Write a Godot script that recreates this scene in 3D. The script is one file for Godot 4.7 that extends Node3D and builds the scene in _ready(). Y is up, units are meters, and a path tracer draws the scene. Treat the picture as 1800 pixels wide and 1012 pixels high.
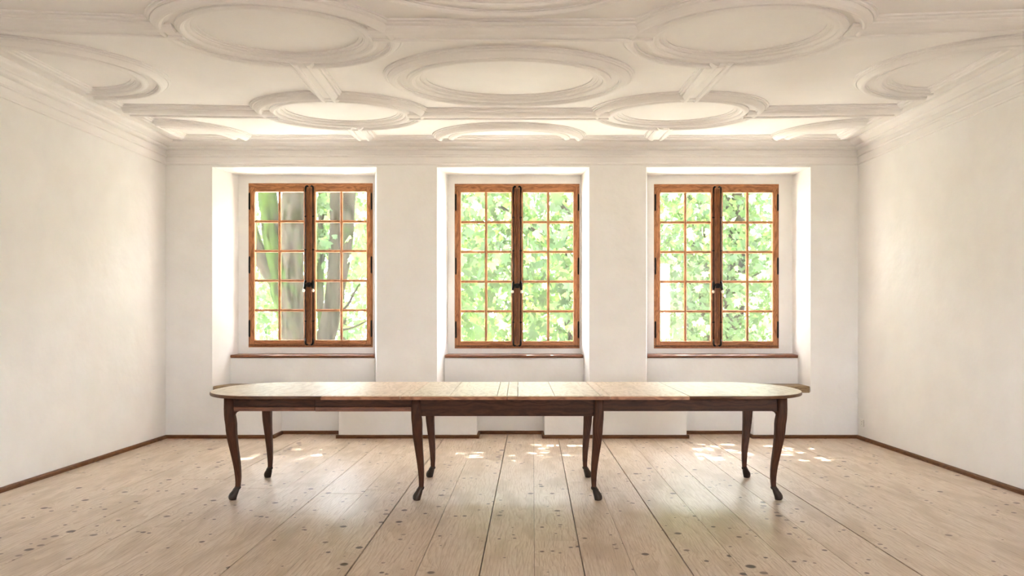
extends Node3D
# An empty old room with a stucco ceiling, three oak windows and a long extension table.
# Camera at (0, EYE, 0) looking along -z; "depth" d below always means -z.

const F := 1400.0          # focal length in pixels of the 1800 x 1012 frame
const CX := 912.0          # principal point
const CY := 557.0
const EYE := 1.32
const WALL := 8.676        # depth of the window wall's room face
const BACK := 9.15         # depth of the plane the windows stand in
const BREAST := 9.0        # depth of the parapet below each window
# a pane of the right window mirrors one of them beside the pier: its edge and height are read off that reflection
const REAR_SILL := 0.72
const REAR_HEAD := 2.72
const REAR_WINDOWS := [[-2.6, 0.36], [3.21, 0.66]]   # middle, half width
const REAR := -1.6         # depth of the wall behind the camera

var M := {}
var rng := RandomNumberGenerator.new()
var names := {}


func _ready() -> void:
	rng.seed = 7
	camera_and_light()
	make_materials()
	build_shell()
	build_floor()
	build_ceiling()
	build_cornice()
	build_window_wall()
	build_baseboards()
	for k in 3:
		build_window(k, FRAMES[k][0], FRAMES[k][1], FRAMES[k][2], FRAMES[k][3], FRAMES[k][4])
	build_table()
	build_socket()
	build_outside()


func camera_and_light() -> void:
	var cam := Camera3D.new()
	cam.name = "camera"
	cam.position = Vector3(0, EYE, 0)
	cam.projection = Camera3D.PROJECTION_FRUSTUM
	cam.near = 0.05
	cam.far = 300.0
	cam.size = cam.near * 1012.0 / F
	cam.frustum_offset = Vector2((900.0 - CX) / F, (CY - 506.0) / F) * cam.near
	add_child(cam)
	cam.current = true
	var env := Environment.new()
	var sky := Sky.new()
	var sm := ProceduralSkyMaterial.new()
	sm.sky_top_color = Color(0.94, 0.965, 1.0)
	sm.sky_horizon_color = Color(0.985, 0.99, 1.0)
	sm.ground_bottom_color = Color(0.62, 0.6, 0.54)
	sm.ground_horizon_color = Color(0.8, 0.79, 0.74)
	sky.sky_material = sm
	env.background_mode = Environment.BG_SKY
	env.sky = sky
	env.background_energy_multiplier = 3.2
	env.tonemap_mode = Environment.TONE_MAPPER_LINEAR
	env.tonemap_exposure = 14.2
	env.sdfgi_enabled = true
	env.ssao_enabled = true
	env.ssil_enabled = true
	var we := WorldEnvironment.new()
	we.name = "world_environment"
	we.environment = env
	add_child(we)
	var sun := DirectionalLight3D.new()
	sun.name = "sun"
	# from beyond the windows, high above the trees
	var dir := Vector3(0.03, -1.15, 0.9).normalized()
	sun.basis = Basis.looking_at(dir, Vector3.UP)
	sun.light_color = Color(1.0, 0.975, 0.93)
	sun.light_energy = 3.0
	sun.light_angular_distance = 0.6
	sun.shadow_enabled = true
	sun.sky_mode = DirectionalLight3D.SKY_MODE_LIGHT_ONLY
	add_child(sun)


# ------------------------------------------------------------------ helpers
func at(px: float, py: float, d: float) -> Vector3:
	return Vector3((px - CX) * d / F, EYE - (py - CY) * d / F, -d)


func numbered(called: String) -> String:
	if not names.has(called):
		names[called] = 0
		return called
	names[called] += 1
	return "%s_%03d" % [called, names[called]]


func begin(smooth := false) -> SurfaceTool:
	var st := SurfaceTool.new()
	st.begin(Mesh.PRIMITIVE_TRIANGLES)
	st.set_smooth_group(0 if smooth else -1)
	return st


func finish(st: SurfaceTool) -> ArrayMesh:
	st.generate_normals()
	return st.commit()


func put(called: String, mesh: Mesh, mat: Material, parent: Node = self, pos := Vector3.ZERO) -> MeshInstance3D:
	var o := MeshInstance3D.new()
	o.name = numbered(called) if parent == self else called
	o.mesh = mesh
	o.material_override = mat
	o.position = pos
	parent.add_child(o, true)
	return o


func node(called: String, parent: Node = self, pos := Vector3.ZERO) -> Node3D:
	var o := Node3D.new()
	o.name = numbered(called) if parent == self else called
	o.position = pos
	parent.add_child(o, true)
	return o


func tag(o: Node, label: String, category: String, group := "") -> void:
	o.set_meta("label", label)
	o.set_meta("category", category)
	if group:
		o.set_meta("group", group)


func structure(o: Node, label: String, category: String) -> void:
	o.set_meta("kind", "structure")
	tag(o, label, category)


func v3(st: SurfaceTool, p: Vector3, uv: Vector2) -> void:
	st.set_uv(uv)
	st.add_vertex(p)


# a four-cornered face turned away from "inside"
func quad(st: SurfaceTool, a: Vector3, b: Vector3, c: Vector3, d: Vector3, inside: Vector3) -> void:
	var n := (c - a).cross(b - a) + (d - a).cross(c - a)
	if n.dot((a + b + c + d) / 4.0 - inside) < 0.0:
		var t := b
		b = d
		d = t
	for p in [a, b, c, a, c, d]:
		v3(st, p, Vector2(p.x + p.z, p.y))


# a face that looks along "facing"
func face(st: SurfaceTool, a: Vector3, b: Vector3, c: Vector3, d: Vector3, facing: Vector3) -> void:
	quad(st, a, b, c, d, (a + b + c + d) / 4.0 - facing)


# a box with chamfered edges
func box(st: SurfaceTool, lo: Vector3, hi: Vector3, bevel := 0.003, t := Transform3D()) -> void:
	var c := (lo + hi) / 2.0
	var h := (hi - lo) / 2.0
	var b := minf(bevel, minf(h.x, minf(h.y, h.z)) * 0.6)
	var mid := t * c
	var p := func(axis: int, s: Vector3) -> Vector3:
		var q := Vector3(s.x * (h.x - b), s.y * (h.y - b), s.z * (h.z - b))
		q[axis] = s[axis] * h[axis]
		return t * (c + q)
	for axis in 3:
		var u := (axis + 1) % 3
		var v := (axis + 2) % 3
		for s in [-1.0, 1.0]:
			var k := []
			for q in [[-1, -1], [1, -1], [1, 1], [-1, 1]]:
				var w := Vector3.ZERO
				w[axis] = s
				w[u] = q[0]
				w[v] = q[1]
				k.append(p.call(axis, w))
			quad(st, k[0], k[1], k[2], k[3], mid)
		if bevel <= 0.0:
			continue
		for su in [-1.0, 1.0]:
			for sv in [-1.0, 1.0]:
				var k := []
				for q in [[u, -1.0], [u, 1.0], [v, 1.0], [v, -1.0]]:
					var w := Vector3.ZERO
					w[u] = su
					w[v] = sv
					w[axis] = q[1]
					k.append(p.call(q[0], w))
				quad(st, k[0], k[1], k[2], k[3], mid)
	if bevel > 0.0:
		for sx in [-1.0, 1.0]:
			for sy in [-1.0, 1.0]:
				for sz in [-1.0, 1.0]:
					var w := Vector3(sx, sy, sz)
					var a: Vector3 = p.call(0, w)
					quad(st, a, p.call(1, w), p.call(2, w), a, mid)


func box_mesh(lo: Vector3, hi: Vector3, bevel := 0.003) -> ArrayMesh:
	var st := begin()
	box(st, lo, hi, bevel)
	return finish(st)


# a net of points [row][column]; turned so that its first face looks along "facing"
func net(st: SurfaceTool, rows: Array, facing: Vector3) -> void:
	var i := rows.size() / 2
	var j: int = rows[0].size() / 2
	i = mini(i, rows.size() - 2)
	j = mini(j, rows[0].size() - 2)
	var a: Vector3 = rows[i][j]
	var n: Vector3 = (rows[i + 1][j + 1] - a).cross(rows[i][j + 1] - a)
	var flip := n.dot(facing) < 0.0
	for r in rows.size() - 1:
		for k in rows[r].size() - 1:
			var q := [rows[r][k], rows[r][k + 1], rows[r + 1][k + 1], rows[r + 1][k]]
			if flip:
				q.reverse()
			for m in [0, 1, 2, 0, 2, 3]:
				v3(st, q[m], Vector2(float(k), float(r)))


# the same, smooth along the rows but with an edge at every column: for moulded profiles
func moulding(st: SurfaceTool, rows: Array, facing: Vector3) -> void:
	for k in rows[0].size() - 1:
		st.set_smooth_group(k + 1)
		var strip := []
		for r in rows:
			strip.append([r[k], r[k + 1]])
		# the steps of a profile face sideways; orient them by the whole profile's sense of turning
		var i := rows.size() / 2 - 1
		var along: Vector3 = rows[i + 1][k] - rows[i][k]
		var across: Vector3 = rows[i][rows[0].size() - 1] - rows[i][0]
		var sense := signf(across.cross(along).dot(facing))
		net(st, strip, (strip[i][1] - strip[i][0]).cross(along) * sense)


# closed sections (arrays of points) joined along a path, with end caps
func loft(st: SurfaceTool, sections: Array, caps := true) -> void:
	var centre := func(s: Array) -> Vector3:
		var c := Vector3.ZERO
		for p in s:
			c += p
		return c / s.size()
	for i in sections.size() - 1:
		var a: Array = sections[i]
		var b: Array = sections[i + 1]
		var n := a.size()
		var mid: Vector3 = (centre.call(a) + centre.call(b)) / 2.0
		for k in n:
			quad(st, a[k], a[(k + 1) % n], b[(k + 1) % n], b[k], mid)
	if caps:
		for e in [0, sections.size() - 1]:
			var s: Array = sections[e]
			var c: Vector3 = centre.call(s)
			var inner: Vector3 = centre.call(sections[1 if e == 0 else e - 1])
			for k in s.size():
				quad(st, c, s[k], s[(k + 1) % s.size()], c, inner)


func ring(c: Vector3, rx: float, rz: float, n: int, power := 2.0, tilt := Basis()) -> Array:
	var out := []
	for k in n:
		var t := TAU * (k + 0.5) / n
		var x := signf(cos(t)) * pow(absf(cos(t)), 2.0 / power) * rx
		var z := signf(sin(t)) * pow(absf(sin(t)), 2.0 / power) * rz
		out.append(c + tilt * Vector3(x, 0, z))
	return out


# a round tube through points with a radius at each
func tube(st: SurfaceTool, pts: Array, radii: Array, n := 10) -> void:
	var secs := []
	for i in pts.size():
		var d: Vector3 = (pts[mini(i + 1, pts.size() - 1)] - pts[maxi(i - 1, 0)]).normalized()
		var side := d.cross(Vector3(0.31, 0.12, 0.94) if absf(d.z) < 0.9 else Vector3.UP).normalized()
		var up := side.cross(d)
		var s := []
		for k in n:
			var t := TAU * k / n
			s.append(pts[i] + (side * cos(t) + up * sin(t)) * radii[i])
		secs.append(s)
	loft(st, secs)


# ------------------------------------------------------------------ materials
func noise(kind: int, freq: float, octaves: int, s: int) -> FastNoiseLite:
	var n := FastNoiseLite.new()
	n.noise_type = kind
	n.frequency = freq
	n.fractal_octaves = octaves
	n.seed = s
	return n


func noise_texture(freq: float, octaves: int, s: int, a: Color, b: Color, size := 512) -> NoiseTexture2D:
	var t := NoiseTexture2D.new()
	t.width = size
	t.height = size
	t.seamless = true
	t.noise = noise(FastNoiseLite.TYPE_SIMPLEX_SMOOTH, freq, octaves, s)
	var g := Gradient.new()
	g.set_color(0, a)
	g.set_color(1, b)
	t.color_ramp = g
	return t


func plain(c: Color, rough: float, metal := 0.0) -> StandardMaterial3D:
	var m := StandardMaterial3D.new()
	m.albedo_color = c
	m.roughness = rough
	m.metallic = metal
	return m


# grain whose lines run along the image's x (along = false) or y (along = true)
func grain_image(along: bool, s: int, light: Color, dark: Color, lines: float, contrast: float) -> ImageTexture:
	var w := 512
	var h := 256
	var warp := noise(FastNoiseLite.TYPE_SIMPLEX_SMOOTH, 1.0, 3, s)
	var fibre := noise(FastNoiseLite.TYPE_SIMPLEX, 1.0, 2, s + 1)
	var data := PackedByteArray()
	data.resize(w * h * 3)
	for j in h:
		for i in w:
			# a seamless walk: blend towards the far edge on both axes
			var u := float(i) / w
			var v := float(j) / h
			var cu := cos(u * TAU) * 0.5
			var su := sin(u * TAU) * 0.5
			var wv := warp.get_noise_3d(cu, su, v * 2.2) * minf(1.0, 6.0 * minf(v, 1.0 - v) + 0.2)
			var r := v * lines + wv * 2.4
			var l := pow(0.5 + 0.5 * sin(r * TAU), 2.0)
			var f := fibre.get_noise_3d(cu * 9.0, su * 9.0, v * 90.0)
			var k := clampf((0.55 * l + 0.45 * (0.5 + f)) * contrast + 0.5 * (1.0 - contrast), 0.0, 1.0)
			var c := light.lerp(dark, k)
			var at_ := (j * w + i) * 3
			data[at_] = int(c.r * 255.0)
			data[at_ + 1] = int(c.g * 255.0)
			data[at_ + 2] = int(c.b * 255.0)
	var im := Image.create_from_data(w, h, false, Image.FORMAT_RGB8, data)
	if along:
		im.rotate_90(CLOCKWISE)
	return ImageTexture.create_from_image(im)


func grained(tex: Texture2D, tint: Color, rough: float, scale := Vector3(0.8, 1.6, 1.6)) -> StandardMaterial3D:
	var m := plain(tint, rough)
	m.albedo_texture = tex
	m.uv1_triplanar = true
	m.uv1_world_triplanar = true
	m.uv1_scale = scale
	return m


func make_materials() -> void:
	var wall := plain(Color(1, 1, 1), 0.92)
	wall.albedo_texture = noise_texture(0.012, 4, 3, Color(0.935, 0.923, 0.912), Color(0.958, 0.949, 0.94))
	wall.uv1_triplanar = true
	wall.uv1_world_triplanar = true
	wall.uv1_scale = Vector3(0.35, 0.35, 0.35)
	wall.heightmap_enabled = true
	wall.heightmap_texture = noise_texture(0.02, 5, 9, Color.BLACK, Color.WHITE)
	wall.heightmap_scale = 0.35
	M.wall = wall
	var stucco := plain(Color(1, 1, 1), 0.9)
	stucco.albedo_texture = noise_texture(0.01, 4, 5, Color(0.94, 0.923, 0.913), Color(0.958, 0.943, 0.933))
	stucco.uv1_triplanar = true
	stucco.uv1_world_triplanar = true
	stucco.uv1_scale = Vector3(0.3, 0.3, 0.3)
	M.stucco = stucco
	M.facade = plain(Color(0.85, 0.82, 0.76), 0.9)
	var h := grain_image(false, 21, Color(0.98, 0.97, 0.95), Color(0.6, 0.53, 0.46), 7.0, 0.8)
	var v := grain_image(true, 22, Color(0.98, 0.97, 0.95), Color(0.6, 0.53, 0.46), 7.0, 0.8)
	var soft := grain_image(true, 24, Color(1, 1, 1), Color(0.84, 0.8, 0.74), 5.0, 0.9)
	var sx := Vector3(0.7, 3.0, 3.0)
	var sy := Vector3(3.0, 0.7, 3.0)
	M.oak_h = grained(h, Color(0.8, 0.55, 0.36), 0.5, sx)
	M.oak_v = grained(v, Color(0.8, 0.55, 0.36), 0.5, sy)
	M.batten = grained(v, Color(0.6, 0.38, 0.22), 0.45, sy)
	M.sill = grained(h, Color(0.58, 0.36, 0.22), 0.4, sx)
	M.base_h = grained(h, Color(0.5, 0.34, 0.2), 0.5, sx)
	M.base_z = grained(v, Color(0.5, 0.34, 0.2), 0.5, Vector3(3.0, 3.0, 0.7))
	M.walnut_h = grained(h, Color(0.335, 0.2, 0.12), 0.5, sx)
	M.walnut_v = grained(v, Color(0.335, 0.2, 0.12), 0.5, sy)
	M.walnut_z = grained(v, Color(0.335, 0.2, 0.12), 0.5, Vector3(3.0, 3.0, 0.7))
	M.runner = grained(h, Color(0.6, 0.38, 0.27), 0.45, sx)
	for k in ["walnut_h", "walnut_v", "walnut_z", "base_h", "base_z"]:
		M[k].metallic_specular = 0.35
	M.hoof = grained(v, Color(0.2, 0.14, 0.1), 0.4, sy)
	var sz := Vector3(2.2, 2.2, 0.6)
	M.leaf_pink = grained(soft, Color(0.9, 0.805, 0.7), 0.42, sz)
	M.leaf_pale = grained(soft, Color(0.9, 0.84, 0.735), 0.42, sz)
	M.leaf_edge = grained(h, Color(0.75, 0.52, 0.38), 0.45, sx)
	M.end_top = grained(soft, Color(0.82, 0.765, 0.655), 0.42, Vector3(1.3, 1.3, 0.5))
	M.end_edge = grained(h, Color(0.45, 0.3, 0.19), 0.42, sx)
	M.iron = plain(Color(0.11, 0.105, 0.1), 0.42, 0.7)
	M.porcelain = plain(Color(0.95, 0.92, 0.87), 0.12)
	M.plastic = plain(Color(0.92, 0.91, 0.88), 0.35)
	M.dark_hole = plain(Color(0.08, 0.08, 0.08), 0.8)
	M.slab = grained(h, Color(0.66, 0.57, 0.44), 0.6, sx)
	var glass := plain(Color(0.97, 1.0, 0.98, 0.05), 0.03)
	glass.transparency = BaseMaterial3D.TRANSPARENCY_ALPHA
	glass.metallic_specular = 0.5
	M.glass = glass


# ------------------------------------------------------------------ room shell
func side_x(right: bool, d: float) -> float:
	# the two side walls run very slightly out of true
	return 3.693 + (8.676 - d) * 0.0235 if right else -3.848 - (8.676 - d) * 0.0222


func ceiling_y(x: float, d: float) -> float:
	var t := clampf((8.5 - d) / 10.0, 0.0, 1.0)
	var e := clampf(1.0 - pow((x + 0.07) / 3.75, 2.0), 0.0, 1.0)
	return 3.22 - 0.105 * sin(PI * t) * e


func prism(st: SurfaceTool, a: Vector2, b: Vector2, c: Vector2, d: Vector2, y0: float, y1: float) -> void:
	# four corners given as (x, depth)
	var k := [a, b, c, d]
	var m := (a + b + c + d) / 4.0
	var mid := Vector3(m.x, (y0 + y1) / 2.0, -m.y)
	for i in 4:
		var p: Vector2 = k[i]
		var q: Vector2 = k[(i + 1) % 4]
		quad(st, Vector3(p.x, y0, -p.y), Vector3(q.x, y0, -q.y), Vector3(q.x, y1, -q.y), Vector3(p.x, y1, -p.y), mid)
	for y in [y0, y1]:
		quad(st, Vector3(a.x, y, -a.y), Vector3(b.x, y, -b.y), Vector3(c.x, y, -c.y), Vector3(d.x, y, -d.y), mid)


func build_shell() -> void:
	for right in [false, true]:
		var s := 1.0 if right else -1.0
		var st := begin()
		prism(st, Vector2(side_x(right, REAR - 0.35), REAR - 0.35), Vector2(side_x(right, 9.6), 9.6), Vector2(side_x(right, 9.6) + s * 0.4, 9.6), Vector2(side_x(right, REAR - 0.35) + s * 0.4, REAR - 0.35), -0.3, 3.7)
		var w := put("wall_right" if right else "wall_left", finish(st), M.wall)
		structure(w, "bare white plaster wall along the right side of the room" if right else "bare white plaster wall along the left side of the room", "wall")
	# the wall behind the viewer has windows of its own, which light the faces turned away from the garden
	var sb := begin()
	var x0 := side_x(false, REAR)
	var x1 := side_x(true, REAR)
	var slab := func(a: float, b: float, y0: float, y1: float) -> void:
		prism(sb, Vector2(a, REAR), Vector2(b, REAR), Vector2(b, REAR - 0.35), Vector2(a, REAR - 0.35), y0, y1)
	slab.call(x0, x1, -0.3, REAR_SILL)
	slab.call(x0, x1, REAR_HEAD, 3.7)
	var from := x0
	for c in REAR_WINDOWS:
		slab.call(from, c[0] - c[1], REAR_SILL, REAR_HEAD)
		from = c[0] + c[1]
	slab.call(from, x1, REAR_SILL, REAR_HEAD)
	structure(put("wall_front", finish(sb), M.wall), "white plaster wall behind the viewer with two tall windows", "wall")
	for k in REAR_WINDOWS.size():
		var w := node("window_%d" % (k + 4), self, Vector3(REAR_WINDOWS[k][0], REAR_SILL, -REAR + 0.2))
		structure(w, "plain tall window in the wall behind the viewer", "window")
		var half: float = REAR_WINDOWS[k][1]
		var st := begin()
		var h := REAR_HEAD - REAR_SILL
		for s in [-1.0, 0.0, 1.0]:
			var x: float = s * (half - 0.03)
			box(st, Vector3(x - 0.03, 0, -0.03), Vector3(x + 0.03, h, 0.03))
		for y in [0.03, h * 0.36, h * 0.7, h - 0.03]:
			box(st, Vector3(-half, y - 0.03, -0.028), Vector3(half, y + 0.03, 0.028))
		put("frame", finish(st), M.oak_v, w)
		for s in [-1.0, 1.0]:
			var m: float = s * (half / 2.0 - 0.015)
			put("pane", box_mesh(Vector3(m - half / 2.0 + 0.04, 0.055, -0.002), Vector3(m + half / 2.0 - 0.04, h - 0.055, 0.002), 0.0), M.glass, w)


func plank_image(s: int, knots: int) -> ImageTexture:
	# a pale scrubbed pine board, 0.34 m wide (image x) and 5 m long (image y)
	var w := 160
	var h := 1600
	var wide := 0.34
	var lengthy := 5.0
	var r := RandomNumberGenerator.new()
	r.seed = s * 101
	var slow := noise(FastNoiseLite.TYPE_SIMPLEX_SMOOTH, 1.0, 2, s)
	var fibre := noise(FastNoiseLite.TYPE_SIMPLEX, 1.0, 2, s + 5)
	var blotch := noise(FastNoiseLite.TYPE_SIMPLEX_SMOOTH, 1.0, 3, s + 9)
	var heart := r.randf_range(0.1, 0.24)
	var spots := []
	for k in knots:
		spots.append([r.randf_range(0.03, wide - 0.03), r.randf_range(0.05, lengthy - 0.05), r.randf_range(0.004, 0.0125) * (1.0 + 1.1 * pow(r.randf(), 4.0)), r.randf_range(0.35, 1.0)])
	var light := Color(0.86, 0.79, 0.715)
	var dark := Color(0.64, 0.515, 0.4)
	var grey := Color(0.72, 0.63, 0.53)
	var data := PackedByteArray()
	data.resize(w * h * 3)
	for j in h:
		var y := lengthy * j / h
		var near := []
		for k in spots:
			if absf(k[1] - y) < k[2] * 9.0:
				near.append(k)
		for i in w:
			var x := wide * i / w
			var ringed := absf(x - heart + 0.05 * slow.get_noise_2d(x * 2.0, y * 0.45)) * 42.0 + 2.2 * slow.get_noise_2d(x * 5.0 + 31.0, y * 0.6)
			var knot := 0.0
			for k in near:
				var dx: float = (x - k[0]) / k[2]
				var dy: float = (y - k[1]) / (k[2] * 1.15)
				var q := dx * dx + dy * dy * 0.35
				ringed += 3.0 * exp(-q * 0.16)
				var e := sqrt(dx * dx + dy * dy)
				knot = maxf(knot, clampf((1.25 - e) * 2.2, 0.0, 1.0) * k[3])
			var l := ringed - floorf(ringed)
			l = l * l * l
			var f := fibre.get_noise_2d(x * 260.0, y * 5.0)
			var b := blotch.get_noise_2d(x * 4.0, y * 1.1 + 7.0)
			var c := light.lerp(dark, clampf(0.34 * l + 0.26 * f + 0.1, 0.0, 1.0))
			c = c.lerp(grey, clampf(b * 1.3, 0.0, 0.6))
			# dark resin streaks that run with the grain
			var streak := clampf((fibre.get_noise_2d(x * 70.0 + 50.0, y * 1.6) - 0.6) * 3.0, 0.0, 0.3)
			c = c.lerp(Color(0.5, 0.37, 0.26), streak)
			c = c.lerp(Color(0.2, 0.1, 0.05), knot * 0.93)
			var o := (j * w + i) * 3
			data[o] = int(c.r * 255.0)
			data[o + 1] = int(c.g * 255.0)
			data[o + 2] = int(c.b * 255.0)
	return ImageTexture.create_from_image(Image.create_from_data(w, h, false, Image.FORMAT_RGB8, data))


func build_floor() -> void:
	var slab := begin()
	prism(slab, Vector2(-4.35, REAR - 0.35), Vector2(4.2, REAR - 0.35), Vector2(4.2, 9.6), Vector2(-4.35, 9.6), -0.3, -0.03)
	var floor_ := put("floor", finish(slab), plain(Color(0.3, 0.24, 0.18), 0.9))
	structure(floor_, "scrubbed pale pine plank floor with dark knots", "floor")
	var mats := []
	for k in 6:
		var m := plain(Color(1, 1, 1), 0.42)
		m.albedo_texture = plank_image(40 + k, 26 + 3 * k)
		m.roughness_texture = noise_texture(0.02, 3, 60 + k, Color(0.75, 0.75, 0.75), Color(1, 1, 1), 256) if k == 0 else mats[0].roughness_texture
		m.heightmap_enabled = true
		m.heightmap_texture = m.albedo_texture
		m.heightmap_scale = 0.05
		mats.append(m)
	# joints read off the photograph: (x where they leave the frame, x at the window wall, gap)
	var joints := [[-4.3, -4.3, 0.002], [-3.98, -3.95, 0.002], [-3.68, -3.64, 0.002], [-3.38, -3.34, 0.003], [-3.07, -3.02, 0.002], [-2.75, -2.69, 0.002], [-2.425, -2.36, 0.004], [-2.13, -2.06, 0.002], [-1.83, -1.76, 0.002], [-1.53, -1.45, 0.004], [-1.2, -1.12, 0.002], [-0.886, -0.815, 0.009], [-0.53, -0.46, 0.003], [-0.203, -0.13, 0.006], [0.08, 0.16, 0.002], [0.337, 0.43, 0.006], [0.6, 0.66, 0.002], [0.893, 0.9, 0.009], [1.17, 1.19, 0.002], [1.445, 1.45, 0.004], [1.76, 1.75, 0.002], [2.06, 2.04, 0.007], [2.37, 2.33, 0.002], [2.67, 2.62, 0.003], [2.91, 2.86, 0.002], [3.17, 3.04, 0.003], [3.5, 3.38, 0.002], [3.85, 3.72, 0.002], [4.2, 4.05, 0.002]]
	for k in joints.size() - 1:
		var a: Array = joints[k]
		var b: Array = joints[k + 1]
		# two boards end to end in each run; their butt joint stands somewhere in the room
		var cut := rng.randf_range(1.2, 7.6)
		if absf(a[0] + 2.0) < 1.3:
			cut = rng.randf_range(5.9, 6.5)
		var ends := [REAR, cut, 9.3]
		for e in 2:
			var st := begin()
			var d0: float = ends[e] + (0.001 if e else 0.0)
			var d1: float = ends[e + 1] - (0.001 if e == 0 else 0.0)
			var lift := rng.randf_range(-0.0012, 0.0012)
			var at_x := func(j: Array, d: float) -> float:
				return j[0] + (j[1] - j[0]) * (d - 4.06) / 4.6
			var x0a: float = at_x.call(a, d0) + a[2] / 2.0
			var x0b: float = at_x.call(a, d1) + a[2] / 2.0
			var x1a: float = at_x.call(b, d0) - b[2] / 2.0
			var x1b: float = at_x.call(b, d1) - b[2] / 2.0
			var bv := 0.0004
			var shift := rng.randf() * 5.0
			var mirror := rng.randf() < 0.5
			var uv := func(x: float, d: float) -> Vector2:
				var u := clampf((x - at_x.call(a, d)) / 0.36, 0.0, 1.0)
				return Vector2(1.0 - u if mirror else u, (d + shift) / 5.0)
			var top := [Vector2(x0a + bv, d0 + bv), Vector2(x1a - bv, d0 + bv), Vector2(x1b - bv, d1 - bv), Vector2(x0b + bv, d1 - bv)]
			var rim := [Vector2(x0a, d0), Vector2(x1a, d0), Vector2(x1b, d1), Vector2(x0b, d1)]
			var t3 := []
			var r3 := []
			var l3 := []
			for q in 4:
				t3.append(Vector3(top[q].x, lift, -top[q].y))
				r3.append(Vector3(rim[q].x, lift - bv, -rim[q].y))
				l3.append(Vector3(rim[q].x, -0.032, -rim[q].y))
			for q in [0, 3, 2, 0, 2, 1]:
				v3(st, t3[q], uv.call(top[q].x, top[q].y))
			for q in 4:
				var n := (q + 1) % 4
				for band in [[t3, r3], [r3, l3]]:
					for p in [band[0][q], band[0][n], band[1][n], band[0][q], band[1][n], band[1][q]]:
						v3(st, p, uv.call(p.x, -p.z))
			put("plank", finish(st), mats[rng.randi() % mats.size()], floor_)


# ------------------------------------------------------------------ stucco ceiling
func on_ceiling(x: float, d: float, drop: float) -> Vector3:
	return Vector3(x, ceiling_y(x, d) - drop, -d)


const RELIEF := 0.85

# share of the way in from the outer edge, drop below the ceiling
const RING := [[0.0, -0.01], [0.0, 0.012], [0.04, 0.014], [0.045, 0.024], [0.075, 0.03], [0.105, 0.026], [0.11, 0.034], [0.16, 0.052], [0.22, 0.066], [0.27, 0.07], [0.31, 0.066], [0.33, 0.058], [0.335, 0.046], [0.37, 0.046], [0.375, 0.036], [0.45, 0.033], [0.56, 0.033], [0.565, 0.046], [0.6, 0.05], [0.63, 0.056], [0.68, 0.06], [0.73, 0.056], [0.76, 0.048], [0.765, 0.038], [0.82, 0.036], [0.86, 0.028], [0.865, 0.02], [0.91, 0.02], [0.915, 0.012], [0.96, 0.01], [1.0, 0.008], [1.0, -0.01]]


func medallion(parent: Node, c: Vector2, outer: Vector2, inner: Vector2, from := 0.0, to := TAU) -> void:
	var st := begin(true)
	var n := int(112 * (to - from) / TAU)
	var rows := []
	for k in n + 1:
		var t := from + (to - from) * k / n
		var row := []
		for p in RING:
			var r: Vector2 = outer.lerp(inner, p[0])
			row.append(on_ceiling(c.x + r.x * cos(t), c.y + r.y * sin(t), p[1] * RELIEF))
		rows.append(row)
	moulding(st, rows, Vector3.DOWN)
	put("medallion", finish(st), M.stucco, parent)


# share across the bar, drop
const BAR := [[0.0, -0.01], [0.0, 0.014], [0.05, 0.016], [0.055, 0.028], [0.1, 0.034], [0.15, 0.03], [0.155, 0.044], [0.21, 0.06], [0.28, 0.072], [0.35, 0.074], [0.38, 0.068], [0.385, 0.058], [0.42, 0.056], [0.58, 0.056], [0.615, 0.058], [0.62, 0.068], [0.65, 0.074], [0.72, 0.072], [0.79, 0.06], [0.845, 0.044], [0.85, 0.03], [0.9, 0.034], [0.945, 0.028], [0.95, 0.016], [1.0, 0.014], [1.0, -0.01]]


func bar(parent: Node, a: Vector2, b: Vector2, wide: float, called := "beam") -> void:
	var st := begin(true)
	var rows := []
	var n := maxi(2, int(a.distance_to(b) / 0.15))
	var side := (b - a).normalized().orthogonal() * wide
	for k in n + 1:
		var p := a.lerp(b, float(k) / n)
		var row := []
		for q in BAR:
			var r: Vector2 = p + side * (q[0] - 0.5)
			row.append(on_ceiling(r.x, r.y, q[1] * RELIEF))
		rows.append(row)
	moulding(st, rows, Vector3.DOWN)
	st.set_smooth_group(-1)
	for e in [0, n]:
		var row: Array = rows[e]
		var p := a.lerp(b, float(e) / n)
		var top := on_ceiling(p.x, p.y, -0.01)
		var out := (b - a).normalized() * (-1.0 if e == 0 else 1.0)
		for k in row.size() - 1:
			face(st, top, row[k], row[k + 1], top, Vector3(out.x, 0, -out.y))
	put(called, finish(st), M.stucco, parent)


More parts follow.
